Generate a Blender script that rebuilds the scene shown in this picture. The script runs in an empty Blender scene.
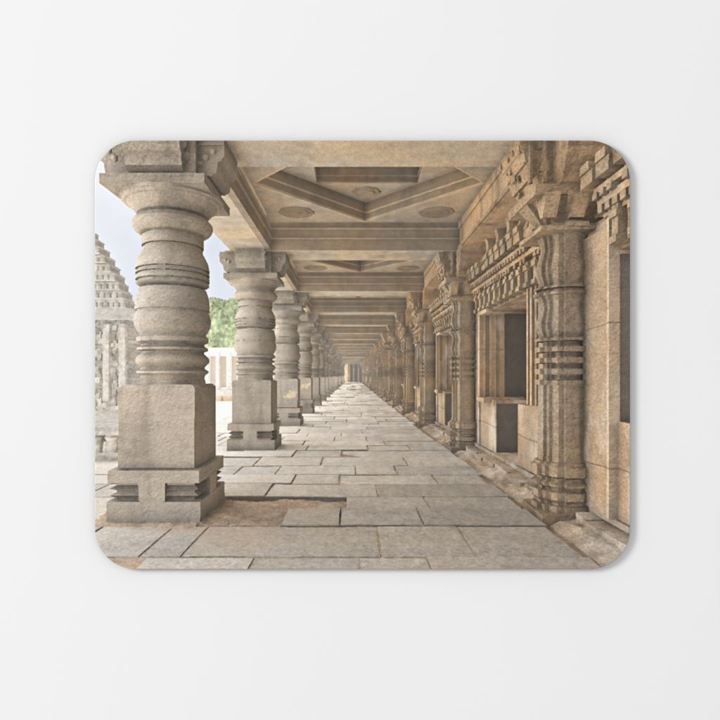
import bpy, bmesh, math, random
import numpy as np
from mathutils import Vector
from mathutils.bvhtree import BVHTree

# ------------------------------------------------------------------ scene, camera, light
scene = bpy.context.scene
coll = scene.collection
scene.view_settings.view_transform = 'Standard'
scene.view_settings.look = 'None'
scene.view_settings.exposure = 0.0
scene.view_settings.gamma = 1.0
PXM = 0.24 / 535.0                      # metres per pixel of the 720 px photograph
PAD_W, PAD_H, PAD_T, PAD_R = 0.24, 428.5 * PXM, 0.0032, 40.5 * PXM
PAD_X, PAD_Y = 2.5 * PXM, 5.25 * PXM

cam_d = bpy.data.cameras.new("camera")
cam = bpy.data.objects.new("camera", cam_d)
coll.objects.link(cam)
cam_d.lens = 110.0
cam_d.sensor_width = 36.0
cam.location = (0, 0, PAD_T + 720 * PXM * 110.0 / 36.0)
cam_d.clip_start = 0.01
cam_d.clip_end = 50.0
scene.camera = cam

world = bpy.data.worlds.new("World")
scene.world = world
world.use_nodes = True
bg = world.node_tree.nodes["Background"]
bg.inputs[0].default_value = (1.0, 1.0, 1.0, 1)
bg.inputs[1].default_value = 0.665

def area(name, loc, target, size, power, col):
    d = bpy.data.lights.new(name, 'AREA')
    d.shape = 'DISK'; d.size = size; d.energy = power; d.color = col
    o = bpy.data.objects.new(name, d)
    coll.objects.link(o)
    o.location = loc
    o.rotation_euler = (Vector(target) - Vector(loc)).to_track_quat('-Z', 'Y').to_euler()
    return o
area("softbox_lamp", (-2.2, 0.8, 1.8), (0.05, 0, 0), 1.1, 54.0, (1.0, 0.995, 0.99))

# ------------------------------------------------------------------ material helpers
def new_mat(name):
    m = bpy.data.materials.new(name)
    m.use_nodes = True
    return m, m.node_tree.nodes, m.node_tree.links, m.node_tree.nodes["Principled BSDF"]

# ================================================================== THE PRINTED PICTURE
# The mat carries a flat print of a stone temple corridor. The print is worked out here, in numbers
# only, from a little model of the corridor, and becomes the ink colours of the cloth top.
rnd = random.Random(11)
rng = np.random.default_rng(5)
FOC, VX, VY = 500.0, 352.0, 375.5       # focal length and vanishing point of the print, in photo px
X0, X1, Y0, Y1 = 94.0, 631.0, 139.5, 570.0
PW = 1120
PH = int(round(PW * (Y1 - Y0) / (X1 - X0)))

VS, FS, FM, FT, FAX = [], [], [], [], []   # vertices, faces, material, tint, lathe axis
# materials of the print: base colour (linear), noise strength, grain
MATS = [
    ('pillar',  (0.300, 0.268, 0.228)),
    ('paving',  (0.350, 0.316, 0.273)),
    ('ceiling', (0.345, 0.295, 0.235)),
    ('wall',    (0.400, 0.286, 0.184)),
    ('carved',  (0.360, 0.270, 0.180)),
    ('dirt',    (0.330, 0.258, 0.192)),
    ('outside', (0.560, 0.530, 0.480)),
    ('tower',   (0.275, 0.252, 0.226)),
    ('tree',    (0.190, 0.225, 0.125)),
    ('white',   (0.560, 0.540, 0.505)),
    ('dark',    (0.100, 0.085, 0.070)),
    ('yellow',  (0.600, 0.520, 0.260)),
    ('beam',    (0.275, 0.222, 0.165)),
    ('pale',    (0.520, 0.410, 0.300)),
]
MI = {n: i for i, (n, c) in enumerate(MATS)}

def face(idx, m, t=1.0, ax=(9e9, 9e9)):
    FS.append(idx); FM.append(MI[m]); FT.append(t); FAX.append(ax)

def hexa(p, m, t=1.0):
    """eight corners: bottom ring then top ring"""
    b = len(VS); VS.extend(p)
    for q in ((0, 3, 2, 1), (4, 5, 6, 7), (0, 1, 5, 4), (1, 2, 6, 5), (2, 3, 7, 6), (3, 0, 4, 7)):
        face(tuple(b + i for i in q), m, t)

def box(x0, x1, y0, y1, z0, z1, m, t=1.0, j=0.0):
    p = [(x0, y0, z0), (x1, y0, z0), (x1, y1, z0), (x0, y1, z0),
         (x0, y0, z1), (x1, y0, z1), (x1, y1, z1), (x0, y1, z1)]
    if j:
        p = [(a + rnd.uniform(-j, j), b + rnd.uniform(-j, j), c + rnd.uniform(-j, j)) for a, b, c in p]
    hexa(p, m, t)

def taper(x0, x1, y0, y1, z0, z1, dx, dy, m, t=1.0):
    """box whose bottom is smaller by dx, dy on each side"""
    hexa([(x0 + dx, y0 + dy, z0), (x1 - dx, y0 + dy, z0), (x1 - dx, y1 - dy, z0), (x0 + dx, y1 - dy, z0),
          (x0, y0, z1), (x1, y0, z1), (x1, y1, z1), (x0, y1, z1)], m, t)

def lathe(cx, cy, prof, m, n=48, smooth=True, cross=None, t=1.0, cap=True):
    """prof: (z, r) from bottom to top; cross(angle) -> radius factor"""
    b = len(VS)
    for z, r in prof:
        for k in range(n):
            a = 2 * math.pi * k / n
            f = cross(a) if cross else 1.0
            VS.append((cx + r * f * math.cos(a), cy + r * f * math.sin(a), z))
    for i in range(len(prof) - 1):
        for k in range(n):
            k2 = (k + 1) % n
            face((b + i * n + k, b + i * n + k2, b + (i + 1) * n + k2, b + (i + 1) * n + k), m, t,
                 (cx, cy) if smooth else (9e9, 9e9))
    if cap:
        face(tuple(b + k for k in range(n)), m, t)
        face(tuple(b + (len(prof) - 1) * n + k for k in range(n)), m, t)

PITCH, CY0 = 6.1, 6.95
LX = -2.52                              # axis of the left pillars
RX = 2.93                               # axis of the carved half pillars
FLOOR = -1.88
HB, HC = 3.14, 3.84                     # underside of beams, underside of the corner slabs

# ---- turned pillar profile, bottom to top (height over the eye, radius)
def arc(z0, z1, r0, bulge, n=6, r1=None):
    r1 = r0 if r1 is None else r1
    return [(z0 + (z1 - z0) * i / n, r0 + (r1 - r0) * i / n + bulge * math.sin(math.pi * i / n)) for i in range(n + 1)]
SHAFT = [(-0.13, 0.47), (-0.06, 0.455)]
SHAFT += [(-0.05, .445), (0.0, .455), (0.035, .505), (0.06, .505), (0.085, .46), (0.11, .445)]
SHAFT += arc(0.12, 0.29, .455, .065, 8) + [(0.30, .44), (0.325, .44), (0.345, .50), (0.375, .50), (0.40, .45), (0.425, .44)]
SHAFT += [(0.435, .455), (0.46, .505), (0.515, .505), (0.535, .48), (0.55, .47)]
SHAFT += arc(0.56, .86, .465, .05, 8, .515) + [(.865, .50), (.885, .50), (.89, .52)] + arc(.90, 1.18, .52, .018, 6, .475) + [(1.185, .425), (1.20, .41), (1.215, .42)]
SHAFT += [(1.225, .455)] + arc(1.23, 1.27, .48, .02, 4, .51) + [(1.272, .48), (1.296, .48), (1.30, .52), (1.352, .52), (1.356, .485), (1.38, .485), (1.384, .52)]
SHAFT += [(1.412, .52), (1.416, .485), (1.442, .485), (1.446, .52), (1.50, .515), (1.56, .50), (1.63, .465), (1.69, .43), (1.70, .42)]
SHAFT += [(1.74, .425), (1.742, .395), (1.766, .395), (1.77, .435), (1.90, .435), (1.905, .40)]
SHAFT += [(1.925, .40), (1.94, .47), (1.97, .52), (2.01, .555), (2.05, .57), (2.09, .565), (2.13, .53), (2.16, .50), (2.165, .48)]
SHAFT += [(2.175, .455), (2.20, .47), (2.25, .505), (2.30, .55), (2.345, .60), (2.35, .63), (2.385, .655), (2.39, .675), (2.43, .685)]

def pillar(k):
    cy = CY0 + PITCH * k
    near = k <= 3
    x = LX
    tt = rnd.uniform(.94, 1.06)
    # pedestal: lower slab, grooved courses with a plain tab, upper slab
    j = .006 if near else 0
    box(x - .595, x + .595, cy - .62, cy + .60, FLOOR - .15, -1.60, 'pillar', tt * .95, j)
    box(x - .50, x + .50, cy - .53, cy + .5, -1.60, -1.36, 'pillar', tt * .9)
    if near:
        for z in (-1.53, -1.44):
            hexa([(x - .50, cy - .53, z - .035), (x + .50, cy - .53, z - .035), (x + .5, cy + .5, z - .035), (x - .5, cy + .5, z - .035),
                  (x - .565, cy - .595, z), (x + .565, cy - .595, z), (x + .565, cy + .56, z), (x - .565, cy + .56, z)], 'pillar', tt)
            hexa([(x - .565, cy - .595, z), (x + .565, cy - .595, z), (x + .565, cy + .56, z), (x - .565, cy + .56, z),
                  (x - .50, cy - .53, z + .035), (x + .50, cy - .53, z + .035), (x + .5, cy + .5, z + .035), (x - .5, cy + .5, z + .035)], 'pillar', tt)
    for dx in (-.02,):
        box(x - .17 + dx, x + .17 + dx, cy - .612, cy + .59, -1.61, -1.35, 'pillar', tt, j)
        box(x - .59, x + .59, cy - .17, cy + .17, -1.61, -1.35, 'pillar', tt, j)
    box(x - .58, x + .58, cy - .61, cy + .59, -1.37, -1.205, 'pillar', tt, j)
    # block
    hexa([(x - .49, cy - .52, -1.19), (x + .49, cy - .52, -1.19), (x + .49, cy + .5, -1.19), (x - .49, cy + .5, -1.19),
          (x - .49, cy - .50, -.16), (x + .49, cy - .50, -.16), (x + .49, cy + .5, -.16), (x - .49, cy + .5, -.16)], 'pillar', tt * 1.02)
    hexa([(x - .49, cy - .50, -.16), (x + .49, cy - .50, -.16), (x + .49, cy + .5, -.16), (x - .49, cy + .5, -.16),
          (x - .45, cy - .46, -.12), (x + .45, cy - .46, -.12), (x + .45, cy + .46, -.12), (x - .45, cy + .46, -.12)], 'pillar', tt * 1.05)
    lathe(x + (.035 if k <= 0 else 0), cy, [(z, r_ * (.935 if k <= 0 and z < 2.19 else 1)) for z, r_ in SHAFT], 'pillar', 72 if k <= 0 else (48 if near else 24), t=tt)
    # abacus slab
    box(x - .66, x + .66, cy - .66, cy + .66, 2.42, 2.545, 'pillar', tt * .80, j)
    # bracket of four curled arms
    for (ax, ay) in ((1, 0), (-1, 0), (0, 1), (0, -1)):
        L = .84 if ax else (.70 if ay < 0 else .95)
        w = .36
        prof = [(.45, 2.55), (.66, 2.57), (.74, 2.64), (.77, 2.62), (.87, 2.67), (.89, 2.77), (.86, 2.80), (.94, 2.83), (1.0, 2.90), (1.0, HB)]
        prof = [(a if a < .5 else a * L, z) for a, z in prof]
        for i in range(len(prof) - 1):
            (a0, z0), (a1, z1) = prof[i], prof[i + 1]
            if a1 < a0: a0, a1 = a1, a0
            zb0, zb1 = (z0, z1)
            pts = []
            for (a, z) in ((a0, zb0), (a1, zb1)):
                for s in (-w, w):
                    pts.append((a, s, z))
            q = [(a0, -w, zb0), (a1 + .001, -w, zb1), (a1 + .001, w, zb1), (a0, w, zb0),
                 (a0, -w, HB), (a1 + .001, -w, HB), (a1 + .001, w, HB), (a0, w, HB)]
            hexa([(x + ax * p[0] + ay * p[1], cy + ay * p[0] + ax * p[1], p[2]) for p in q], 'pillar', tt * .92)
        # carved knobs on the arm's flank
        if near:
            for s in (-1, 1):
                for q in range(5):
                    a = (.40 + q * .105) * L
                    z = 2.66 + .07 * q + rnd.uniform(-.02, .02)
                    r = .05
                    cx, cy2 = x + ax * a + ay * s * (w + .005), cy + ay * a + ax * s * (w + .005)
                    lathe(cx, cy2, [(z - r, .01), (z - r * .5, r * .9), (z + r * .5, r * .9), (z + r, .01)], 'pillar', 8, t=tt)
                z0 = 3.02
                if ax: box(min(x + ax * .3, x + ax * L), max(x + ax * .3, x + ax * L), cy - w - .03, cy + w + .03, z0, z0 + .05, 'pillar', tt)
                else: box(x - w - .03, x + w + .03, min(cy + ay * .3, cy + ay * L), max(cy + ay * .3, cy + ay * L), z0, z0 + .05, 'pillar', tt)
    box(x - .50, x + .50, cy - .50, cy + .50, 2.54, HB, 'pillar', tt * .78)

for k in range(-1, 24):
    pillar(k)
# ---- beams and coffered ceiling
BX0, BX1 = -2.02, 2.70
def stepped_face_x(y, sgn, z0, z1, x0, x1, m, t):
    """cross beam face with two fillets, facing sgn along y"""
    h = z1 - z0
    for a, b, o, tt in ((0, .36, .0, .9), (.36, .41, -.035, 1.5), (.41, .72, .03, .95), (.72, .77, -.005, 1.45), (.77, 1.0, .07, .85)):
        ya = y + sgn * (-.30)
        yb = y - sgn * o
        box(x0, x1, min(ya, yb), max(ya, yb), z0 + a * h, z0 + b * h, m, t * tt)
for k in range(-1, 24):
    cy = CY0 + PITCH * k
    y0, y1 = cy - .53, cy + .53
    tt = rnd.uniform(.93, 1.07)
    box(-3.05, 3.6, y0 + .14, y1 - .14, HB + .003, HC + .4, 'ceiling', tt)
    box(-3.2, 3.3, y0 + .0, y1 - .0, HB - .015, HB + .0, 'ceiling', 1.25 * tt)
    if k <= 8:
        stepped_face_x(y0, -1, HB, HC + .02, BX0 - .02, BX1 + .02, 'beam', tt * 1.05)
        stepped_face_x(y1, 1, HB, HC + .02, BX0 - .02, BX1 + .02, 'beam', tt * 1.05)
    else:
        box(BX0, BX1, y0 + .01, y1 - .01, HB + .02, HC, 'beam', tt)
    # left long beam: plain lit underside, moulded inner side
    box(-3.05, BX0 - .13, y0, y1 + PITCH, HB + .002, HC + .3, 'ceiling', 1.05 * tt)
    hz = HC - HB
    for a, b, o, t2, mm in ((0, .36, .0, .85, 'beam'), (.36, .41, .035, 1.5, 'beam'), (.41, .72, -.03, .85, 'beam'), (.72, .77, .005, 1.5, 'beam'), (.77, 1.02, -.07, .8, 'beam')):
        box(BX0 - .14, BX0 + o, y1, y1 + PITCH - 1.06, HB + a * hz, HB + b * hz, mm, t2 * tt)
    # right long beam: rough, warm
    box(BX1, 3.35, y1, y1 + PITCH - 1.06, HB, HC + .02, 'wall', 1.02 * tt, .0)
    box(BX1 - .03, BX1 + .02, y1, y1 + PITCH - 1.06, HC - .17, HC, 'wall', 1.2 * tt)
    box(BX1 - .05, 2.75, y1, y1 + PITCH - 1.06, HB + .02, HB + .10, 'wall', .8 * tt)
    if k > 12:
        box(BX0 - .1, BX1 + .1, y1 - .1, y1 + PITCH - 1, HC, HC + .1, 'ceiling', tt)
        continue
    # coffer: rotated square over corner slabs
    xc, yc = (BX0 + BX1) / 2, cy + PITCH / 2
    hx, hy = (BX1 - BX0) / 2, (PITCH - 1.06) / 2
    c = [(xc - hx, yc), (xc, yc + hy), (xc + hx, yc), (xc, yc - hy)]
    cor = [(xc - hx, yc + hy), (xc + hx, yc + hy), (xc + hx, yc - hy), (xc - hx, yc - hy)]
    h2 = HC + .48
    for i in range(4):
        a, b = c[i], c[(i + 1) % 4]
        p = cor[i]
        bb = len(VS)
        for z in (HC, h2 + .01):
            for q in (a, b, p): VS.append((q[0], q[1], z))
        face((bb, bb + 1, bb + 2), 'ceiling', 1.05 * tt)
        face((bb + 3, bb + 4, bb + 5), 'ceiling', tt)
        face((bb, bb + 1, bb + 4, bb + 3), 'beam', 1.0 * tt)
        # fillets running along the rotated square (lighter lines, groove)
        for z0, z1, o, t2 in ((HC - .004, HC + .045, .05, 1.6), (HC + .20, HC + .24, .03, 1.7), (HC + .24, HC + .48, .015, .9)):
            ex, ey = xc - (a[0] + b[0]) / 2, yc - (a[1] + b[1]) / 2
            l = math.hypot(ex, ey); ex, ey = ex / l * o, ey / l * o
            hexa([(a[0], a[1], z0), (b[0], b[1], z0), (b[0] + ex, b[1] + ey, z0), (a[0] + ex, a[1] + ey, z0),
                  (a[0], a[1], z1), (b[0], b[1], z1), (b[0] + ex, b[1] + ey, z1), (a[0] + ex, a[1] + ey, z1)], 'beam', t2 * tt)
        # corner rosette
        rx, ry = (a[0] + b[0] + 1.3 * p[0]) / 3.3, (a[1] + b[1] + 1.3 * p[1]) / 3.3
        lathe(rx, ry, [(HC - .001, .42), (HC - .018, .40), (HC - .010, .31), (HC - .028, .27), (HC - .016, .16), (HC - .035, .10), (HC - .04, .01)],
              'beam', 32, True, lambda an: 1 + .03 * math.cos(8 * an), .85 * tt, cap=False)
    # second tier: square with corner slabs
    mid = [((c[i][0] + c[(i + 1) % 4][0]) / 2, (c[i][1] + c[(i + 1) % 4][1]) / 2) for i in range(4)]
    for i in range(4):
        a, b, p = mid[i], mid[(i + 1) % 4], c[(i + 1) % 4]
        bb = len(VS)
        for z in (h2, h2 + .42):
            for q in (a, b, p): VS.append((q[0], q[1], z))
        face((bb, bb + 1, bb + 2), 'ceiling', 1.05 * tt)
        face((bb, bb + 1, bb + 4, bb + 3), 'beam', .95 * tt)
        ex, ey = xc - (a[0] + b[0]) / 2, yc - (a[1] + b[1]) / 2
        l = math.hypot(ex, ey); ex, ey = ex / l * .05, ey / l * .05
        for z0, z1, t2 in ((h2 - .003, h2 + .03, 1.4), (h2 + .15, h2 + .18, 1.35)):
            hexa([(a[0], a[1], z0), (b[0], b[1], z0), (b[0] + ex, b[1] + ey, z0), (a[0] + ex, a[1] + ey, z0),
                  (a[0], a[1], z1), (b[0], b[1], z1), (b[0] + ex, b[1] + ey, z1), (a[0] + ex, a[1] + ey, z1)], 'beam', t2 * tt)
        rx, ry = (a[0] + b[0] + 1.2 * p[0]) / 3.2, (a[1] + b[1] + 1.2 * p[1]) / 3.2
        lathe(rx, ry, [(h2 - .001, .33), (h2 - .04, .30), (h2 - .02, .22), (h2 - .06, .17), (h2 - .05, .01)], 'beam', 24, True,
              lambda an: 1 + .07 * math.cos(8 * an), tt, cap=False)
    box(xc - 1.35, xc + 1.35, yc - 1.45, yc + 1.45, h2 + .42, h2 + .5, 'ceiling', 1.1)

# ---- right side: star-shaped half pillars, screen wall, cornice, ribs
QUAD = [(1, -.30), (1, .30), (.85, .31), (.84, .54), (.69, .55), (.68, .69), (.54, .84), (.31, .85)]
STAR = []
for q_ in range(4):
    for (u_, v_) in QUAD:
        for _ in range(q_): u_, v_ = -v_, u_
        STAR.append((u_, v_))
def stack(cx, cy, prof, m, t=1.0):
    """stepped-square stone turned up from (z, half width) courses"""
    b = len(VS); n = len(STAR)
    for z, r in prof:
        for u, v in STAR: VS.append((cx + r * u, cy + r * v, z))
    for i in range(len(prof) - 1):
        for k in range(n):
            k2 = (k + 1) % n
            face((b + i * n + k, b + i * n + k2, b + (i + 1) * n + k2, b + (i + 1) * n + k), m, t)
    face(tuple(b + k for k in range(n)), m, t)
    face(tuple(b + (len(prof) - 1) * n + k for k in range(n)), m, t)
def fluted(a): return 1 + .05 * math.cos(12 * a)
def carved_pillar(k):
    cy = CY0 + PITCH * k
    x = RX
    near = k <= 4
    n = 72 if k <= 2 else 32
    tt = rnd.uniform(.93, 1.07)
    # plinth stone and base courses
    box(x - .44, x + .5, cy - .44, cy + .44, FLOOR - .2, FLOOR + .06, 'carved', tt * .9, .02)
    P = [(-1.83, .40), (-1.74, .40), (-1.735, .35), (-1.70, .35), (-1.66, .39), (-1.56, .39), (-1.54, .33), (-1.50, .33), (-1.48, .40), (-1.45, .41),
         (-1.42, .34), (-1.38, .33), (-1.35, .40), (-1.22, .40), (-1.20, .36), (-1.17, .36), (-1.165, .32), (-1.10, .315)]
    stack(x, cy, P, 'carved', tt)
    stack(x, cy, [(-1.12, .31), (-.13, .31)], 'carved', tt)
    # cut rings between the plain shaft and the vases
    z = -.13
    Q = [(z, .31)]
    for i in range(4):
        Q += [(z + .005, .355), (z + .07, .355), (z + .075, .25), (z + .145, .25), (z + .15, .355)]
        z += .15
    Q += [(z, .35), (z + .04, .36), (z + .05, .30)]
    for (hh, ra, rb_, bu) in ((.56, .29, .34, .035), (.66, .29, .33, .04)):
        z += .05
        for i in range(11):
            u = i / 10
            Q.append((z + hh * u, ra + (rb_ - ra) * u + bu * math.sin(2 * math.pi * u)))
        z += hh
        Q += [(z + .01, .37), (z + .05, .375), (z + .06, .30), (z + .09, .30), (z + .10, .36), (z + .13, .36), (z + .14, .29)]
        z += .13
    stack(x, cy, Q, 'carved', tt * .97)
    z = 1.50
    box(x - .46, x + .4, cy - .44, cy + .44, 1.90, 1.96, 'carved', tt * 1.1, .01)
    zt = z + .40                                            # about 1.9
    # capital: flaring cup, square slab
    stack(x, cy, [(zt - .02, .30), (zt + .02, .36), (zt + .04, .47), (zt + .10, .48), (zt + .11, .40), (zt + .14, .34), (zt + .22, .38), (zt + .32, .47), (zt + .42, .56), (2.36, .58)], 'carved', tt * .95)
    for q in range(5) if near else ():
        if q % 2: continue
        u = -.36 + q * .18
        taper(x + u - .09, x + u + .09, cy - .60, cy - .2, zt + .16, 2.34, .0, .16, 'carved', tt * 1.15)
    box(x - .58, x + .5, cy - .56, cy + .56, 2.33, 2.45, 'carved', tt * 1.05, .012)
    # bracket: stepped, tapering arms towards the corridor and along it
    for z0, z1, L in ((2.45, 2.62, .52), (2.62, 2.80, .62), (2.80, 2.95, .70), (2.95, HB, .76)):
        taper(x - L, x + .5, cy - .42, cy + .42, z0, z1, .05, .02, 'wall', tt * rnd.uniform(.85, 1.05))
        taper(x - .30, x + .35, cy - L - .25, cy + L + .45, z0, z1, .01, .12, 'wall', tt * rnd.uniform(.9, 1.1))
    if near:
        for i in range(7):                                  # upright fillets on the bracket's face
            xx = x - .62 + i * .17
            box(xx, xx + .045, cy - .47, cy - .40, 2.50 + .02 * (i % 3), HB - .02, 'carved', tt * (1.25 if i % 2 else .8), .012)
        for i in range(12):                                 # worn carving
            a = rnd.uniform(-.5, .5); z = rnd.uniform(2.5, 3.05); s = rnd.uniform(.02, .06)
            box(x + a - s, x + a + s, cy - .46 - rnd.uniform(0, .04), cy - .4, z - s, z + s * 1.4, 'carved', tt * rnd.uniform(.7, 1.25), .015)
        for i in range(12):
            a = rnd.uniform(-.4, .4); z = rnd.uniform(2.45, 3.05); s = rnd.uniform(.02, .06)
            L = .50 + .26 * (z - 2.45) / .69
            box(x - L - .03, x - L + .06, cy + a - s, cy + a + s, z - s, z + s * 1.4, 'wall', tt * rnd.uniform(.8, 1.25), .015)
        for i in range(0):                                 # scrolls on shaft
            a = rnd.choice((0, 1)); u = rnd.uniform(-.24, .24); z = rnd.uniform(.55, 1.8); s = rnd.uniform(.015, .035)
            if a: box(x + u - s, x + u + s, cy - .36, cy - .26, z - s, z + s * 2, 'carved', tt * rnd.uniform(.75, 1.2), .01)
            else: box(x - .36, x - .26, cy + u - s, cy + u + s, z - s, z + s * 2, 'carved', tt * rnd.uniform(.75, 1.2), .01)

WX = 3.18
def screen_bay(k):
    """wall between half pillar k and k+1"""
    ya, yb = CY0 + PITCH * k, CY0 + PITCH * (k + 1)
    near = k <= 3
    tt = rnd.uniform(.95, 1.05)
    lo0, lo1 = ya + 2.63, yb - 1.98           # lower slot
    up0, up1 = ya + 2.05, yb - .98            # upper opening
    sh, top = -.55, 1.45
    # parapet left and right of the slot
    box(WX, 4.1, ya + .2, lo0, -1.74, sh, 'wall', tt * 1.02, .004)
    box(WX, 4.1, lo1, yb - .2, -1.74, sh, 'wall', tt * 1.1, .004)
    box(WX - .02, 4.1, lo0, lo1, -1.75, -1.70, 'pale', .9)
    # piers each side of the upper opening
    box(WX, 4.1, ya + .2, up0, sh, top + .5, 'wall', tt, .004)
    box(WX + .0, 4.1, up1, yb - .2, sh, top + .5, 'pale', tt * .95, .004)
    if k >= 0: box(WX - .05, WX + .03, up1 + .28, up1 + .40, -1.74, top + .4, 'pale', 1.2, .004)
    # near-side jamb mouldings
    for i, (o, t2) in enumerate(((.05, 1.25), (.02, .8), (.07, 1.2), (.03, .85))):
        box(WX - o, WX + .2, up0 - .10 - .12 * i, up0 - .02 - .12 * i, sh + .03, top + .1, 'wall', tt * t2)
    # cluster of facets standing in the far part of the opening
    for i, (xa, yo, t2) in enumerate(() if k < 0 else ((3.06, -.05, 1.3), (3.16, -.20, .75), (3.26, -.30, 1.2), (3.36, -.38, .8), (3.44, -.44, 1.1))):
        box(xa, 4.0, up1 + yo, up1 + .1, sh + .02, top, 'wall', tt * t2)
    if k >= 0: box(3.0, 4.0, up1 - .7, up1 + .02, sh - .06, sh + .04, 'wall', tt * 1.15, .01)
    if k >= 0: box(3.05, 4.0, up1 - .72, up1 + .02, top - .02, top + .07, 'wall', tt * 1.15, .01)
    if k < 0:
        box(3.2, 4.12, up1 - .015, up1 + .05, sh, top, 'dark', 1.7)
        box(3.11, 3.3, yb - .96, yb - .2, -1.72, 1.82, 'wall', 1.05, .004)
        box(3.08, 3.2, yb - .98, yb - .92, -1.72, 1.9, 'pale', 1.1, .012)
    # back of the chamber
    box(6.1, 6.3, ya - .2, yb + .2, -1.9, 4, 'dark', .9)
    box(3.3, 6.2, ya - .2, yb + .2, 2.4, 2.6, 'dark', 1.2)
    box(3.9, 6.2, yb - .35, yb - .1, -1.9, 2.5, 'dark', .7)
    box(3.55, 4.12, up1 - .52, up1 + .05, sh + .05, top, 'dark', 1.0)
    box(3.2, 4.12, lo1 - .015, lo1 + .05, -1.70, sh - .07, 'dark', 1.3)
    # wall above the opening with small pilasters
    ye = yb - (.82 if k < 0 else .3)
    box(WX + .02, 4.1, ya + .2, yb - .2, top + .05, 2.0, 'wall', tt * .95)
    if near:
        q = 0
        y = ya + .5
        while y < ye - .2:
            w, d, zt_ = ((.13, .15, 1.97), (.05, .07, 1.90), (.05, .07, 1.90))[q % 3]
            box(WX - d, WX + .05, y, y + w, top + .10, zt_, 'carved', tt * (1.1 if q % 3 == 0 else .9), .004)
            if q % 3 == 0:
                box(WX - d - .03, WX + .05, y - .02, y + w + .02, top + .08, top + .16, 'carved', tt, .004)
                box(WX - d - .03, WX + .05, y - .02, y + w + .02, 1.82, 1.90, 'carved', tt * 1.15, .004)
            y += w + .055; q += 1
    # cornice courses
    for z0, z1, o, t2 in ((1.92, 1.99, .10, 1.1), (1.99, 2.06, .05, .8), (2.06, 2.15, .17, 1.2), (2.15, 2.20, .10, .75), (2.20, 2.28, .22, 1.2), (2.28, 2.34, .16, .8), (2.34, 2.46, .26, 1.15)):
        box(WX - o, WX + .3, ya + .3, ye, z0, z1, 'wall', tt * t2, .006)
    if near:
        for row, (z0, z1, o) in enumerate(((1.97, 2.07, .14), (2.13, 2.22, .21), (2.30, 2.48, .30))):
            y = ya + .4
            w = (.11, .10, .30)[row]
            while y < ye - .1:
                if rnd.random() < .93:
                    box(WX - o - .035, WX, y, y + w, z0, z1 - .01, 'carved', tt * rnd.uniform(.92, 1.12), .005)
                    if row == 2:
                        taper(WX - o - .06, WX, y + w * .15, y + w * .85, z1 - .02, z1 + .09, -.0, -.02, 'carved', tt * 1.1)
                y += w + (.06, .07, .09)[row]
    # hipped pieces above, between curved ribs, leaning out to the beam
    box(WX + .12, 3.5, ya, yb, 2.4, HB + .1, 'dark', 1.7)
    nrib = 7
    for i in range(nrib):
        y = ya + .75 + i * (PITCH - 1.5) / (nrib - 1)
        hexa([(WX - .27, y - .13, 2.46), (WX + .1, y - .13, 2.46), (WX + .1, y + .13, 2.46), (WX - .27, y + .13, 2.46),
              (WX - .20, y - .02, 2.66), (WX + .1, y - .02, 2.66), (WX + .1, y + .02, 2.66), (WX - .20, y + .02, 2.66)], 'wall', tt * 1.2)
        pts = [(WX - .20, 2.60), (WX - .14, 2.74), (WX - .06, 2.88), (WX - .06, 3.02), (WX - .10, HB + .01)]
        for (xa, za), (xb, zb) in zip(pts[:-1], pts[1:]):
            hexa([(xa, y - .085, za), (xa + .3, y - .085, za), (xa + .3, y + .085, za), (xa, y + .085, za),
                  (xb, y - .085, zb), (xb + .3, y - .085, zb), (xb + .3, y + .085, zb), (xb, y + .085, zb)], 'carved', tt * 1.15)
    box(WX - .06, WX + .1, ya + .2, yb - .2, -1.80, -1.72, 'pale', .85, .015)
    y = ya + .45
    while y < yb - .6:
        l = rnd.uniform(.5, 1.1)
        box(WX - .30 + rnd.uniform(-.03, .03), WX, y, min(y + l, yb - .45), FLOOR - .1, -1.79 + rnd.uniform(-.02, .01), 'pale', rnd.uniform(.7, .85), .022)
        y += l + .015
for k in range(-1, 24):
    carved_pillar(k)
    screen_bay(k)
# rubble skirt sloping from the wall to the trench: one rough sheet
ny_, nx_ = 420, 9
b = len(VS)
yl = [2.5 + .05 * i + (i / 420.0) ** 2 * 117 for i in range(ny_ + 1)]
for yy in yl:
    for i in range(nx_ + 1):
        u = i / nx_
        amp = .022 if yy < 30 else .0
        VS.append((2.56 + .66 * u + rnd.uniform(-.02, .02), yy, FLOOR - .09 + .17 * u ** .8 + .05 * math.sin(yy * 3.1 + 4 * u) * u * (1 - u) * 2 + rnd.uniform(-amp, amp)))
for j_ in range(ny_):
    for i in range(nx_):
        q = b + j_ * (nx_ + 1) + i
        face((q, q + 1, q + nx_ + 2, q + nx_ + 1), 'pale', rnd.uniform(.72, .80))
box(2.43, 3.3, -1, 150, FLOOR - .3, FLOOR - .085, 'dirt', .95)

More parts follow.
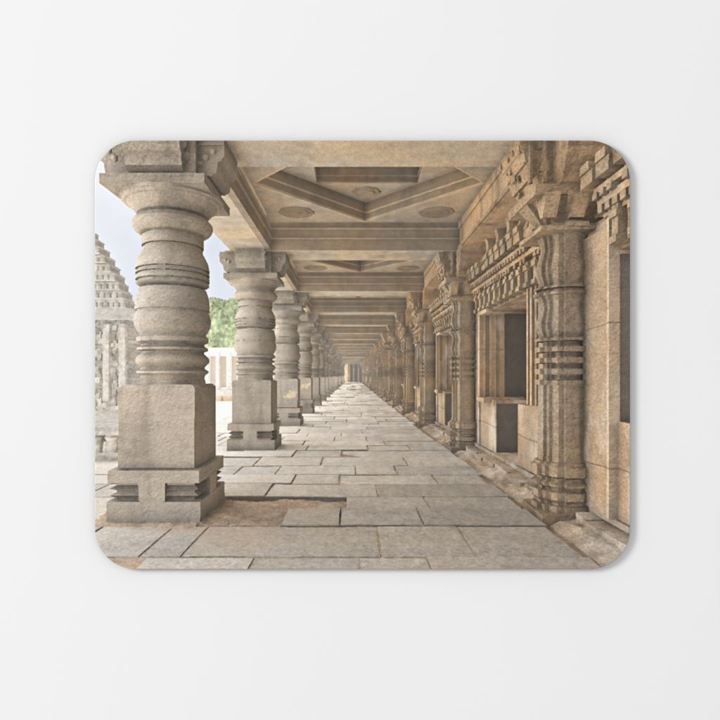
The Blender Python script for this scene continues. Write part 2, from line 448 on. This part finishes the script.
# ---- paving: explicit rows near the eye, random beyond
def ztop(y, x): return 0.0
def slab(x0, x1, y0, y1, sk=0.0, t=None, m='paving'):
    g = .0055
    t = t if t is not None else rnd.uniform(.80, 1.16)
    dz = rnd.uniform(-.012, .012) if y0 < 20 else 0
    # fine zigzag edges in both directions
    nx = max(2, int((x1 - x0) / .22)); ny = 4
    j = .013 if y0 < 14 else .004
    xs = [x0 + g + (x1 - x0 - 2 * g) * i / nx for i in range(nx + 1)]
    ring = [(x, y0 + g + rnd.uniform(0, j)) for x in xs]
    ring += [(x1 - g + rnd.uniform(-j, 0) * .5, y0 + (y1 - y0) * i / ny) for i in range(1, ny)]
    ring += [(x, y1 - g + rnd.uniform(-j, 0)) for x in reversed(xs)]
    ring += [(x0 + g + rnd.uniform(0, j) * .5, y1 - (y1 - y0) * i / ny) for i in range(1, ny)]
    yc = (y0 + y1) / 2; xc = (x0 + x1) / 2
    ring = [(x + sk * (yc - y), y) for x, y in ring]
    b = len(VS); n = len(ring)
    ch = .012
    tx, ty = rnd.uniform(-.006, .006), rnd.uniform(-.010, .010)
    for s, z in ((1.0, FLOOR - .09), (1.0, FLOOR + dz - ch), (None, FLOOR + dz)):
        for x, y in ring:
            if s is None:
                dxv, dyv = xc - x, yc - y
                l = math.hypot(dxv, dyv)
                x, y = x + dxv / l * ch, y + dyv / l * ch
            VS.append((x, y, z + (tx * (x - xc) + ty * (y - yc) if s is None or z > FLOOR - .08 else 0)))
    for r in range(2):
        for i in range(n):
            i2 = (i + 1) % n
            face((b + r * n + i, b + r * n + i2, b + (r + 1) * n + i2, b + (r + 1) * n + i), m, t * (.7 if r == 0 else .9))
    face(tuple(b + 2 * n + i for i in range(n)), m, t)

EDGE = 2.43
R = 1.88
rows = [(3.0, 5.19, [-9, -1.13, -.535, .04, .41, 1.30]),
        (5.19, 6.27, [-9, -1.18, -.95, .165, .695, 1.31]),
        (6.27, 7.08, [None, -.48, -.08, .485, 1.33]),
        (7.08, 7.76, [None, -.045, .59, 1.31]),
        (7.76, 8.68, [-9, -1.62, -.72, .22, .92 + .4]),
        (8.68, 9.47, [-9, -1.35, -.56, -.12, .80, 1.29]),
        (9.47, 10.4, [-9, -1.2, -.78, .04, .46, 1.29]),
        (10.4, 11.5, [-9, -1.75, -1.1, -.35, .62, 1.29])]
for y0, y1, js in rows:
    if js[0] is None: js = js[1:]; 
    xs = []
    for r_ in js:
        if r_ == -9: xs += [-5.6, -4.2, -3.1]
        else: xs.append(r_ * R)
    xs = sorted(xs)
    xs = [x for i, x in enumerate(xs) if i == 0 or x - xs[i - 1] > .25]
    xs[-1] = EDGE + rnd.uniform(-.06, .05)
    for a, b_ in zip(xs[:-1], xs[1:]):
        slab(a, b_, y0, y1, sk=0.0)
# the paving left of the sandy patch
for y0, y1 in ((6.27, 7.08), (7.08, 7.76)):
    slab(-5.6, -4.3, y0, y1, 0, 1.05); slab(-4.3, -3.25, y0, y1, 0, 1.0)
y = 11.5
while y < 140:
    d = rnd.uniform(.85, 1.25)
    xs = [-5.6 + rnd.uniform(-.2, .2)]
    while xs[-1] < EDGE - .9:
        xs.append(min(EDGE, xs[-1] + rnd.uniform(.9, 2.3)))
    xs[-1] = EDGE + rnd.uniform(-.1, .03)
    for a, b_ in zip(xs[:-1], xs[1:]):
        slab(a, b_, y, y + d, 0.0)
    y += d
# bed of earth below the slabs, sandy heap round the near pedestal
box(-5.6, 2.5, -2, 150, FLOOR - .4, FLOOR - .085, 'dirt', .7)
box(-5.6, 2.42, -2, 6.26, FLOOR - .3, FLOOR - .018, 'dirt', .95)
box(-5.6, 2.42, 7.80, 150, FLOOR - .3, FLOOR - .017, 'dirt', .95)
box(-.07, 2.42, 6.24, 7.82, FLOOR - .3, FLOOR - .020, 'dirt', .95)
bm_n = 26
def dirt_h(u, v): return 0
gx, gy = 120, 60
b = len(VS)
for j_ in range(gy + 1):
    for i_ in range(gx + 1):
        xx = -3.35 + i_ * (3.29) / gx
        yy = 6.05 + j_ * (1.72) / gy
        e = min(1, max(0, (xx + .75) / -.85)) if xx > -1.6 else 1.0
        f = min(1, (yy - 6.05) / .25) * min(1, max(0, (7.74 - yy) / .30))
        if yy < 6.3 and xx > -1.95: f = 0
        zz = FLOOR - .065 + (.075 * e * f) + .005 * rnd.uniform(-1, 1) + .022 * math.sin(xx * 5 + 2 * yy) * math.sin(yy * 7 - xx) + .012 * math.sin(xx * 17 + 9 * yy) * math.sin(yy * 23 - 5 * xx)
        VS.append((xx, yy, zz))
for j_ in range(gy):
    for i_ in range(gx):
        q = b + j_ * (gx + 1) + i_
        face((q, q + 1, q + gx + 2, q + gx + 1), 'dirt', rnd.uniform(.92, 1.03))
# end wall with door
YE = 141
box(-3.5, 4.2, YE, YE + .5, -2.2, 6, 'wall', .8)
box(-.6, 3.0, YE - .2, YE + .1, FLOOR, 3.4, 'dark', .25)
for xx in (.3, 1.6): box(xx, xx + .4, YE - .4, YE, FLOOR, 3.4, 'wall', .7)
box(-3.0, -1.2, YE - 3, YE, FLOOR, 4.0, 'pale', 1.5)

# ---- outside: ground, shrine tower, tree, low white range
box(-60, -5.6, -20, 150, FLOOR - .5, FLOOR - .12, 'outside', 1.0)
def tower():
    X, Y = -8.45, 19.6
    box(-16, X - .25, Y, Y + 1.6, -2, 2.55, 'tower', .95)
    for z in np.arange(-1.3, 2.3, .16):
        o = rnd.uniform(.0, .12)
        box(-16, X - .25 + o, Y - o, Y + 1.6, z, z + rnd.uniform(.05, .11), 'tower', rnd.uniform(.85, 1.15))
    for i in range(620):
        x = X - .3 - rnd.uniform(0, 3.0); z = rnd.uniform(-1.3, 2.2); s = rnd.uniform(.03, .09)
        box(x - s, x + s, Y - rnd.uniform(.06, .22), Y, z - s, z + s * 1.6, 'tower', rnd.uniform(.7, 1.25), .02)
    for i in range(8):
        x = X - .55 - i * .62
        box(x, x + .22, Y - .3, Y, -1.0, 2.0, 'tower', 1.1, .02)
    hexa([(-16, Y - .5, 2.15), (X + .30, Y - .5, 2.15), (X + .3, Y + 1.8, 2.15), (-16, Y + 1.8, 2.15),
          (-16, Y - .1, 2.62), (X - .1, Y - .1, 2.62), (X - .1, Y + 1.8, 2.62), (-16, Y + 1.8, 2.62)], 'tower', 1.0)
    z, xe = 2.6, X - .25
    while z < 7.6:
        h = .36
        u = (z - 2.6) / 3.4
        xe = X - .42 - 2.0 * u ** 1.3
        box(-16, xe - .05, Y + .3 * u, Y + .3 * u + .9, z, z + h, 'tower', .8)
        box(-16, xe + .03, Y + .3 * u - .1, Y + .3 * u + .9, z, z + h * .22, 'tower', 1.1, .01)
        box(-16, xe - .02, Y + .3 * u - .06, Y + .3 * u + .9, z + h * .78, z + h * .9, 'tower', 1.1, .01)
        x = xe - .02
        while x > -13.5:
            w = rnd.uniform(.16, .2)
            lathe(x - w / 2, Y + .3 * u - .02, [(z + h * .22, w * .55), (z + h * .45, w * .62), (z + h * .7, w * .5), (z + h * .86, w * .3), (z + h * 1.0, w * .08)], 'tower', 8, t=rnd.uniform(.85, 1.2))
            x -= w + rnd.uniform(.03, .06)
        z += h
    # moulded platform in front with small figures
    Xp, Yp = -5.15, 11.0
    for z0, z1, o in ((-2.1, -1.9, .1), (-1.9, -1.75, .0), (-1.75, -1.68, .08), (-1.30, -1.22, .12), (-1.22, -1.14, .02)):
        box(-14, Xp + o, Yp - o, Yp + 3, z0, z1, 'tower', 1.05)
    box(-14, Xp - .12, Yp + .1, Yp + 3, -1.7, -1.2, 'tower', .75)
    for i in range(6):
        x = Xp - .15 - i * .33
        lathe(x, Yp, [(-1.69, .10), (-1.55, .13), (-1.42, .10), (-1.36, .13), (-1.28, .09), (-1.24, .02)], 'tower', 10, t=1.1)
        box(x - .13, x - .05, Yp - .12, Yp, -1.69, -1.45, 'tower', 1.1, .02)
tower()
def blob(cx, cy, cz, rx, rz, m, n=26, jag=.09):
    b = len(VS)
    for i in range(n + 1):
        th = math.pi * i / n
        for k in range(n * 2):
            a = math.pi * k / n
            f = 1 + rnd.uniform(-jag, jag)
            VS.append((cx + rx * f * math.sin(th) * math.cos(a), cy + rx * .6 * f * math.sin(th) * math.sin(a), cz + rz * f * math.cos(th)))
    for i in range(n):
        for k in range(n * 2):
            k2 = (k + 1) % (n * 2)
            face((b + i * 2 * n + k, b + i * 2 * n + k2, b + (i + 1) * 2 * n + k2, b + (i + 1) * 2 * n + k), m, rnd.uniform(.85, 1.15))
blob(-17.5, 62, 5.0, 4.2, 4.4, 'tree', 30)
blob(-14.3, 62, 4.7, 4.0, 4.6, 'tree', 30)
blob(-20.5, 63, 4.0, 3.0, 3.4, 'tree')
blob(-11.5, 64, 3.7, 3.0, 3.6, 'tree')
box(-30, -6, 42, 46, -2, 2.25, 'white', 1.0)
box(-30, -6, 41.7, 42, 2.0, 2.35, 'white', .9)
for x in np.arange(-14, -7, .9):
    box(x, x + .25, 41.6, 42, -1.2, 2.0, 'white', .8)
    if rnd.random() < .6: box(x + .3, x + .75, 41.9, 42.1, -1, 1.6, 'dark', 3.5)
box(-30, -6, 39.5, 42, -2, -1.15, 'white', .72)
box(-30, -6, 38.5, 42, -2, -1.6, 'pale', .75)

# ---------------------------------------------------------------- shading of the print
FM = np.array(FM); FT = np.array(FT); FAX = np.array(FAX)
TREE = BVHTree.FromPolygons(VS, FS)
RC = TREE.ray_cast
def cast(O, D, want_n=True):
    """rays -> distance (inf on a miss), normal facing the ray, face index"""
    res = list(map(RC, O.tolist(), D.tolist()))
    T = np.array([q[3] if q[2] is not None else np.inf for q in res])
    I = np.array([-1 if q[2] is None else q[2] for q in res])
    N = np.array([q[1][:] if q[2] is not None else (0.0, 0.0, 0.0) for q in res]) if want_n else None
    return T, N, I

lat = rng.random((64, 64, 64)).astype(np.float32)
def vnoise(P):
    i0 = np.floor(P).astype(np.int64); f = (P - i0).astype(np.float32)
    f = f * f * (3 - 2 * f)
    i0 &= 63; i1 = (i0 + 1) & 63
    x0, y0, z0 = i0.T; x1, y1, z1 = i1.T
    fx, fy, fz = f.T
    a = lat[x0, y0, z0] * (1 - fx) + lat[x1, y0, z0] * fx
    b = lat[x0, y1, z0] * (1 - fx) + lat[x1, y1, z0] * fx
    c = lat[x0, y0, z1] * (1 - fx) + lat[x1, y0, z1] * fx
    d = lat[x0, y1, z1] * (1 - fx) + lat[x1, y1, z1] * fx
    return (a * (1 - fy) + b * fy) * (1 - fz) + (c * (1 - fy) + d * fy) * fz - .5
def fbm(P, s, o=4, g=.55):
    P = P * s; out = 0; a = 1; tot = 0
    for k in range(o):
        out = out + a * vnoise(P + 17.3 * k); tot += a; a *= g; P = P * 2.03
    return out / tot * 2

xs = X0 + (np.arange(PW) + .5) / PW * (X1 - X0)
ys = Y0 + (np.arange(PH) + .5) / PH * (Y1 - Y0)
def camrays(xa, ya):
    gx_, gy_ = np.meshgrid(xa, ya)
    D = np.stack([(gx_ - VX) / FOC, np.ones_like(gx_), -(gy_ - VY) / FOC], -1).reshape(-1, 3)
    return D
def gbuf(xa, ya):
    D = camrays(xa, ya)
    L = np.linalg.norm(D, axis=1, keepdims=True)
    Dn = D / L
    T, N, I = cast(np.zeros_like(Dn), Dn)
    hit = I >= 0
    P = Dn * np.where(hit, T, 200.0)[:, None]
    # round the lathes
    ax = FAX[np.maximum(I, 0)]
    isl = hit & (ax[:, 0] < 1e8)
    rad = P[:, :2] - ax
    rl = np.maximum(np.linalg.norm(rad, axis=1), 1e-6)
    nxy = np.linalg.norm(N[:, :2], axis=1)
    sg = np.sign((N[:, :2] * rad).sum(1)); sg[sg == 0] = 1
    N[isl, 0] = (rad[:, 0] / rl * nxy * sg)[isl]
    N[isl, 1] = (rad[:, 1] / rl * nxy * sg)[isl]
    flip = (N * Dn).sum(1) > 0
    N[flip] *= -1
    return Dn, T, N, I, P, hit

COLS = np.array([c for n_, c in MATS])
def sky(D):
    up = np.clip(D[:, 2], 0, 1)
    left = np.clip(-D[:, 0], 0, 1)
    s = (.42 + 2.1 * left + .55 * up)[:, None] * np.array([1.0, 1.0, 1.02])
    return s
# --- irradiance on a coarser grid
QW, QH = PW // 2, PH // 2
qx = X0 + (np.arange(QW) + .5) / QW * (X1 - X0)
qy = Y0 + (np.arange(QH) + .5) / QH * (Y1 - Y0)
Dn, T, N, I, P, hit = gbuf(qx, qy)
NS = 12
E = np.zeros((QW * QH, 3))
idx = np.nonzero(hit)[0]
n = N[idx]; p = P[idx] + n * .004
t1 = np.cross(n, np.where(np.abs(n[:, 2:3]) < .9, np.array([[0, 0, 1.]]), np.array([[1., 0, 0]])))
t1 /= np.linalg.norm(t1, axis=1, keepdims=True)
t2 = np.cross(n, t1)
AMB = np.array([.36, .335, .30])
acc = np.zeros((len(idx), 3)); ao = np.zeros(len(idx))
jit = rng.random((len(idx), 2))
for s in range(NS):
    u = (jit[:, 0] + (s + .5) / NS) % 1.0
    v = (jit[:, 1] + s * .61803) % 1.0
    r_ = np.sqrt(u); ph_ = 2 * np.pi * v
    d = t1 * (r_ * np.cos(ph_))[:, None] + t2 * (r_ * np.sin(ph_))[:, None] + n * np.sqrt(1 - u)[:, None]
    tt_, nn_, ii_ = cast(p, d, False)
    h = ii_ >= 0
    L = sky(d)
    ao += np.clip(tt_ / .32, 0, 1)
    mcol = COLS[FM[np.maximum(ii_, 0)]] * FT[np.maximum(ii_, 0)][:, None]
    # light bounced from what the ray meets: bright near the open side, dim deep inside
    hp = p + d * np.where(h, tt_, 0)[:, None]
    opn = np.clip((2.8 - hp[:, 0]) / 5.0, 0, 1.4) ** 1.3
    outd = np.where(hp[:, 0] < -3.2, 1.4, 0)
    near_occ = np.clip(tt_ / .5, .25, 1)                # narrow cracks stay dark
    Lh = mcol * (.42 + .85 * opn + outd)[:, None] * near_occ[:, None]
    Lh[(d[:, 2] < -.2) & h] *= 1.35
    acc += np.where(h[:, None], Lh, L)
E[idx] = acc / NS * (.06 + .94 * (ao / NS)[:, None]) ** 1.0
outq = np.isin(FM[np.maximum(I, 0)], [MI['tower'], MI['white'], MI['tree'], MI['outside']])
E[outq] = E[outq] ** .5 * 1.12
E = E.reshape(QH, QW, 3)
Nq = N.reshape(QH, QW, 3); Zq = np.where(hit, T, 300).reshape(QH, QW)
# edge-aware smoothing of the light
def denoise(E, N, Z, rad=3):
    out = np.zeros_like(E); wt = np.zeros(E.shape[:2])
    for dy in range(-rad, rad + 1):
        for dx in range(-rad, rad + 1):
            Es = np.roll(E, (dy, dx), (0, 1)); Ns = np.roll(N, (dy, dx), (0, 1)); Zs = np.roll(Z, (dy, dx), (0, 1))
            w = np.clip((N * Ns).sum(2), 0, 1) ** 16 * np.exp(-np.abs(Z - Zs) / (Z * .012 + .02)) * math.exp(-(dx * dx + dy * dy) / (rad * 1.6) ** 2 * 2)
            out += Es * w[..., None]; wt += w
    return out / np.maximum(wt, 1e-6)[..., None]
E = denoise(E, Nq, Zq, 3)

# --- full-size pass
Dn, T, N, I, P, hit = gbuf(xs, ys)
# joint upsample of E
iy = (np.arange(PH) + .5) / 2 - .5; ix = (np.arange(PW) + .5) / 2 - .5
Zf = np.where(hit, T, 300).reshape(PH, PW); Nf = N.reshape(PH, PW, 3)
Ef = np.zeros((PH, PW, 3)); wt = np.zeros((PH, PW))
by = np.floor(iy).astype(int); bx = np.floor(ix).astype(int)
for dy in (-1, 0, 1, 2):
    for dx in (-1, 0, 1, 2):
        yy = np.clip(by + dy, 0, QH - 1)[:, None]; xx = np.clip(bx + dx, 0, QW - 1)[None, :]
        wsp = np.exp(-((yy - iy[:, None]) ** 2 + (xx - ix[None, :]) ** 2) / 1.2)
        Nn = Nq[yy, xx]; Zn = Zq[yy, xx]
        w = wsp * (np.clip((Nf * Nn).sum(2), 0, 1) ** 12 + 1e-4) * (np.exp(-np.abs(Zf - Zn) / (Zf * .01 + .02)) + 1e-4)
        Ef += E[yy, xx] * w[..., None]; wt += w
Ef /= wt[..., None]
Ef = Ef.reshape(-1, 3)

mid_ = FM[np.maximum(I, 0)]
col = COLS[mid_] * FT[np.maximum(I, 0)][:, None]
# texture: stone mottling, stains, grain; frequency falls with distance so it never aliases
def M(*names): return np.isin(mid_, [MI[q] for q in names])
dist = np.maximum(T, 1); dist[~hit] = 200
fade = np.clip(9.0 / dist, 0, 1)
big = fbm(P, 1.1, 4); med = fbm(P, 5.0, 4, .6); fine = fbm(P, 26.0, 3, .75) * np.clip(12 / dist, 0, 1)
Pv = P * np.array([1, 1, .22]); streak = fbm(Pv, 4.5, 4, .6)
Ph = P * np.array([.35, .35, 3.0]); strata = fbm(Ph, 4.0, 3, .6)
Pd = P @ np.array([[.8, .1, .5], [.2, .3, -.4], [-.4, .8, .7]]); diag = fbm(Pd * np.array([1, 4, 1]), 3.0, 4, .6)
tex = 1 + .10 * big + .10 * med + .10 * fine
stone = M('pillar'); tex = np.where(stone, 1 + .16 * big + .12 * med + .13 * fine + .10 * strata, tex)
pav = M('paving'); tex = np.where(pav, 1 + .12 * big + .14 * med + .24 * fine, tex)
wal = M('wall', 'carved', 'pale'); tex = np.where(wal, 1 + .16 * big + .14 * med + .10 * fine + .16 * streak, tex)
drt = M('dirt'); tex = np.where(drt, 1 + .2 * big + .3 * med + .3 * fine, tex)
cei = M('ceiling', 'beam'); tex = np.where(cei, 1 + .12 * big + .10 * med + .08 * fine + .14 * diag, tex)
twr = M('tower', 'white'); tex = np.where(twr, 1 + .20 * fbm(P, 3.0, 3) + .25 * fbm(P, 9, 2), tex)
tre = M('tree'); tex = np.where(tre, 1 + .5 * fbm(P, .8, 2) + .7 * fbm(P, 3.2, 2), tex)
col = col * np.clip(tex, .25, 1.9)[:, None]
# hue drift: warm iron stains, cool lichen
hue = fbm(P + 40, .9, 3)
warm = np.clip(hue * 1.6, -1, 1)[:, None] * np.array([[.10, .01, -.13]])
amt = np.where(wal | cei, 1.0, np.where(pav, .35, .3))[:, None]
col = col * (1 + warm * amt)
och = np.clip(fbm(P + 90, 2.1, 4) * 2.2 - .35, 0, 1)[:, None] * np.where(M('wall', 'pale'), 1, np.where(cei, .45, 0))[:, None]
col = col * (1 - .3 * och) + np.array([.58, .40, .19]) * och * .3
gry = np.clip(fbm(P + 140, 1.7, 4) * 2.0 - .3, 0, 1)[:, None] * np.where(wal, .6, 0)[:, None]
col = col * (1 - gry) + np.array([.36, .32, .26]) * gry
# dark water stains that run down, and chiselled ridges on the carved stones
wst = np.clip(fbm(P * np.array([1, 1, .16]) + 60, 2.6, 4, .6) * 2.4 - .25, 0, 1)
col *= (1 - np.where(wal, .42, np.where(stone, .24, np.where(cei, .16, 0))) * wst)[:, None]
blk = np.clip(fbm(P + 200, 1.3, 5, .62) * 2.2 - .2, 0, 1)
col = col * (1 - (.30 * blk * (cei | wal | pav))[:, None]) + np.array([.20, .185, .165]) * (.22 * blk * (cei | wal | pav))[:, None]
rd = np.abs(fbm(P + 11, 15.0, 2, .6))
car = M('carved') | (M('wall', 'pillar') & (P[:, 2] > 2.5) & (P[:, 2] < 3.13) & (N[:, 2] > -.7) & (np.abs(P[:, 0]) > 2.0)) | M('tower')
col *= (1 - .22 * car * np.clip(1 - rd * 5, 0, 1) * np.clip(10 / dist, 0, 1))[:, None]
lich = np.clip(fbm(P * np.array([1, 1, .45]) + 320, 1.5, 5, .62) * 3.0 - .1, 0, 1) * (M('wall', 'pale') & (P[:, 2] < 2.0)) * .6
col = col * (1 - lich)[:, None] + np.array([.62, .56, .48]) * lich[:, None]
spill = M('paving') * np.clip(1.25 - np.hypot((P[:, 0] + 1.55) / 1.35, (P[:, 1] - 6.75) / 1.15) + 1.1 * fbm(P + 70, 2.6, 4, .6), 0, 1) * .65
spill = np.maximum(spill, M('paving') * np.clip(fbm(P + 75, .9, 5, .6) * 1.8 - .15, 0, 1) * .35)
col = col * (1 - spill)[:, None] + np.array([.345, .275, .205]) * spill[:, None]
wj = M('wall', 'pale') & (P[:, 0] > 2.98) & (P[:, 2] < 1.9)
jl = np.abs(P[:, 2] + 1.13 + .02 * np.sin(P[:, 1] * 3)) < .011
jl |= np.abs(P[:, 2] - .62 + .015 * np.sin(P[:, 1] * 5)) < .007
col[wj & jl] *= .62
# yellow paint daubs on two of the blocks
for kk, mx_, mz_, sx_, sz_ in ((2, LX + .22, -.72, .26, .13), (3, LX + .24, -.52, .30, .14)):
    yf = CY0 + PITCH * kk - .5
    q = ((P[:, 0] - mx_) / sx_) ** 2 + ((P[:, 2] - mz_ - .3 * (P[:, 0] - mx_)) / sz_) ** 2 + 2.2 * fbm(P, 9.0, 3)
    a_ = (np.clip((1.1 - q) * .9, 0, 1) * (np.abs(P[:, 1] - yf) < .06))[:, None] * .42
    col = col * (1 - a_) + np.array([.80, .68, .34]) * a_
# pits
pit = fbm(P, 14.0, 2) < -.42
col[pit & (wal | pav | stone)] *= .88
# relief: tilt shading by the gradient of the stone texture
eps = .012
Ld = np.array([-.55, -.1, .83])
def hgt(Q): return fbm(Q, 9.0, 3, .7) + 1.3 * fbm(Q, 40.0, 2, .8)
rel = (hgt(P + Ld * eps) - hgt(P)) * -.75
rstr = np.where(pav, .10, np.where(wal, .16, np.where(stone, .12, .10))) * fade
relief = 1 + np.clip(rel * rstr * 2.2, -.45, .45)
# light compression, as in an exposure-blended picture
Lum = Ef.mean(1, keepdims=True)
Ec = Ef / np.maximum(Lum, 1e-4) * 1.05 * np.maximum(Lum, 1e-4) ** .92
img = col * Ec * relief[:, None]
out_m = M('outside', 'tower', 'white', 'tree') & hit
img[out_m] *= 1.1
# sheen of the worn floor towards the light
cz = np.clip(np.abs((Dn * N).sum(1)), 0, 1)
img += (M('paving') & (N[:, 2] > .7) & hit)[:, None] * ((1 - cz) ** 9)[:, None] * .55 * Ec * np.array([1, .97, .92])
img *= 1.56
# sky of the print
el = np.clip(Dn[:, 2], 0, 1)[:, None]
cl = np.clip(fbm(Dn, 5.0, 4) * .8 + .35, 0, 1)[:, None]
skyc = np.array([.63, .67, .76]) * (1 - cl) + np.array([.84, .85, .88]) * cl
skyc = skyc * (1 - np.clip((el - .27) * 5, 0, 1)) + np.array([.93, .93, .93]) * np.clip((el - .27) * 5, 0, 1)
img[~hit] = skyc[~hit]
# air
hz = (1 - np.exp(-np.where(hit, T, 0) / 420.0))[:, None]
img = np.where(hit[:, None], img * (1 - hz) + np.array([.68, .62, .53]) * hz, img)
img = img.reshape(PH, PW, 3)
# soft print: small blur and lifted blacks, like ink on cloth
def blur(A, s):
    r = int(s * 3 + 1); k = np.exp(-np.arange(-r, r + 1) ** 2 / (2 * s * s)); k /= k.sum()
    Bp = np.pad(A, ((r, r), (r, r), (0, 0)), 'edge')
    B1 = sum(k[i] * Bp[i:i + A.shape[0]] for i in range(2 * r + 1))
    return sum(k[i] * B1[:, i:i + A.shape[1]] for i in range(2 * r + 1))
G = np.clip(img, 0, 1.2) ** (1 / 2.2)
G = blur(G, .7)
loc = blur(G, 14)                                   # local contrast of the blended exposures
G = G + .45 * (G - blur(G, 2.0)) + .18 * (G - loc)
G = G + .09 * (G - .57) * (1 - np.clip(np.abs(G - .55) * 1.6, 0, 1))
G = .055 + G * .935
ink = np.clip(G, 0.02, .985) ** 2.2
ink = np.clip(ink * 1.0, 0, .93)

pic = bpy.data.images.new("temple_print", PW, PH, alpha=False, float_buffer=True)
rgba = np.ones((PH, PW, 4), np.float32)
rgba[..., :3] = ink[::-1]
pic.pixels.foreach_set(rgba.ravel())
pic.update()
pic.pack()

# ================================================================== MOUSE MAT
def rounded(w, h, r, n=20):
    pts = []
    for cx, cy, a0 in ((w / 2 - r, h / 2 - r, 0), (-w / 2 + r, h / 2 - r, 90), (-w / 2 + r, -h / 2 + r, 180), (w / 2 - r, -h / 2 + r, 270)):
        for i in range(n + 1):
            a = math.radians(a0 + 90 * i / n)
            pts.append((cx + r * math.cos(a), cy + r * math.sin(a)))
    return pts

def layered(name, rings, mat, parent, uv=None, cap_bottom=True):
    """rings: (inset, z) from bottom to top of a rounded rectangle"""
    bm = bmesh.new()
    rs = []
    for ins, z in rings:
        rs.append([bm.verts.new((x, y, z)) for x, y in rounded(PAD_W - 2 * ins, PAD_H - 2 * ins, PAD_R - ins)])
    for a, b_ in zip(rs[:-1], rs[1:]):
        for i in range(len(a)):
            i2 = (i + 1) % len(a)
            bm.faces.new((a[i], a[i2], b_[i2], b_[i]))
    if cap_bottom: bm.faces.new(list(reversed(rs[0])))
    bm.faces.new(rs[-1])
    me = bpy.data.meshes.new(name)
    if uv:
        lay = bm.loops.layers.uv.new("print")
        for f in bm.faces:
            for l in f.loops:
                x, y, _ = l.vert.co
                l[lay].uv = uv(x, y)
    bm.to_mesh(me); bm.free()
    me.materials.append(mat)
    o = bpy.data.objects.new(name, me)
    coll.objects.link(o)
    o.parent = parent
    return o

m_print, nd, lk, bs = new_mat("printed_cloth")
ti = nd.new('ShaderNodeTexImage'); ti.image = pic; ti.interpolation = 'Linear'; ti.extension = 'EXTEND'
uvn = nd.new('ShaderNodeUVMap'); uvn.uv_map = "print"
lk.new(uvn.outputs[0], ti.inputs[0])
tc = nd.new('ShaderNodeTexCoord')
wv = nd.new('ShaderNodeTexNoise'); wv.inputs['Scale'].default_value = 1900; wv.inputs['Detail'].default_value = 2
lk.new(tc.outputs['Object'], wv.inputs['Vector'])
mp = nd.new('ShaderNodeMapRange')
mp.inputs['To Min'].default_value = .965; mp.inputs['To Max'].default_value = 1.035
lk.new(wv.outputs[0], mp.inputs['Value'])
mx = nd.new('ShaderNodeVectorMath'); mx.operation = 'SCALE'
lk.new(ti.outputs['Color'], mx.inputs[0]); lk.new(mp.outputs[0], mx.inputs['Scale'])
lk.new(mx.outputs[0], bs.inputs['Base Color'])
bs.inputs['Roughness'].default_value = .85
bs.inputs['Specular IOR Level'].default_value = .12
bmp = nd.new('ShaderNodeBump'); bmp.inputs['Strength'].default_value = .10; bmp.inputs['Distance'].default_value = .0002
lk.new(wv.outputs[0], bmp.inputs['Height']); lk.new(bmp.outputs[0], bs.inputs['Normal'])

m_rub, nd, lk, bs = new_mat("dark_rubber")
nz = nd.new('ShaderNodeTexNoise'); nz.inputs['Scale'].default_value = 700
cr = nd.new('ShaderNodeValToRGB')
cr.color_ramp.elements[0].color = (.020, .019, .018, 1); cr.color_ramp.elements[1].color = (.05, .047, .044, 1)
lk.new(nz.outputs[0], cr.inputs[0]); lk.new(cr.outputs[0], bs.inputs['Base Color'])
bs.inputs['Roughness'].default_value = .8

root = bpy.data.objects.new("mouse_mat", None)
coll.objects.link(root)
root.location = (PAD_X, PAD_Y, 0)
root['label'] = "rectangular mouse mat with rounded corners printed with a stone temple corridor, lying on white"
root['category'] = "mouse mat"
def uvf(x, y):
    px = 362.5 + x / PXM; py = 354.75 - y / PXM
    return ((px - X0) / (X1 - X0), 1 - (py - Y0) / (Y1 - Y0))
cloth = layered("printed_top", [(.00005, PAD_T - .0008), (0, PAD_T - .0007), (0, PAD_T - .00030), (.00010, PAD_T - .00010), (.00032, PAD_T)], m_print, root, uvf)
rub = layered("rubber_base", [(.0004, .0000), (.00005, .0003), (.00005, PAD_T - .0012), (.00015, PAD_T - .0008)], m_rub, root)
cloth['label'] = "thin cloth top printed in stone beige and grey with pillars and paving"
rub['label'] = "dark rubber underside showing as a thin edge"

# ================================================================== WHITE SURFACE
m_t, nd, lk, bs = new_mat("matt_white_surface")
nz = nd.new('ShaderNodeTexNoise'); nz.inputs['Scale'].default_value = 9; nz.inputs['Detail'].default_value = 5
tc = nd.new('ShaderNodeTexCoord'); lk.new(tc.outputs['Object'], nz.inputs['Vector'])
cr = nd.new('ShaderNodeValToRGB')
cr.color_ramp.elements[0].position = .3; cr.color_ramp.elements[0].color = (.832, .832, .834, 1)
cr.color_ramp.elements[1].position = .7; cr.color_ramp.elements[1].color = (.840, .840, .842, 1)
lk.new(nz.outputs[0], cr.inputs[0]); lk.new(cr.outputs[0], bs.inputs['Base Color'])
bs.inputs['Roughness'].default_value = .7
bs.inputs['Specular IOR Level'].default_value = .2
bm = bmesh.new()
bmesh.ops.create_grid(bm, x_segments=8, y_segments=8, size=2.0)
me = bpy.data.meshes.new("table_surface"); bm.to_mesh(me); bm.free()
me.materials.append(m_t)
tb = bpy.data.objects.new("table_surface", me)
coll.objects.link(tb)
tb['kind'] = 'structure'
tb['label'] = "plain matt white surface under the mouse mat"
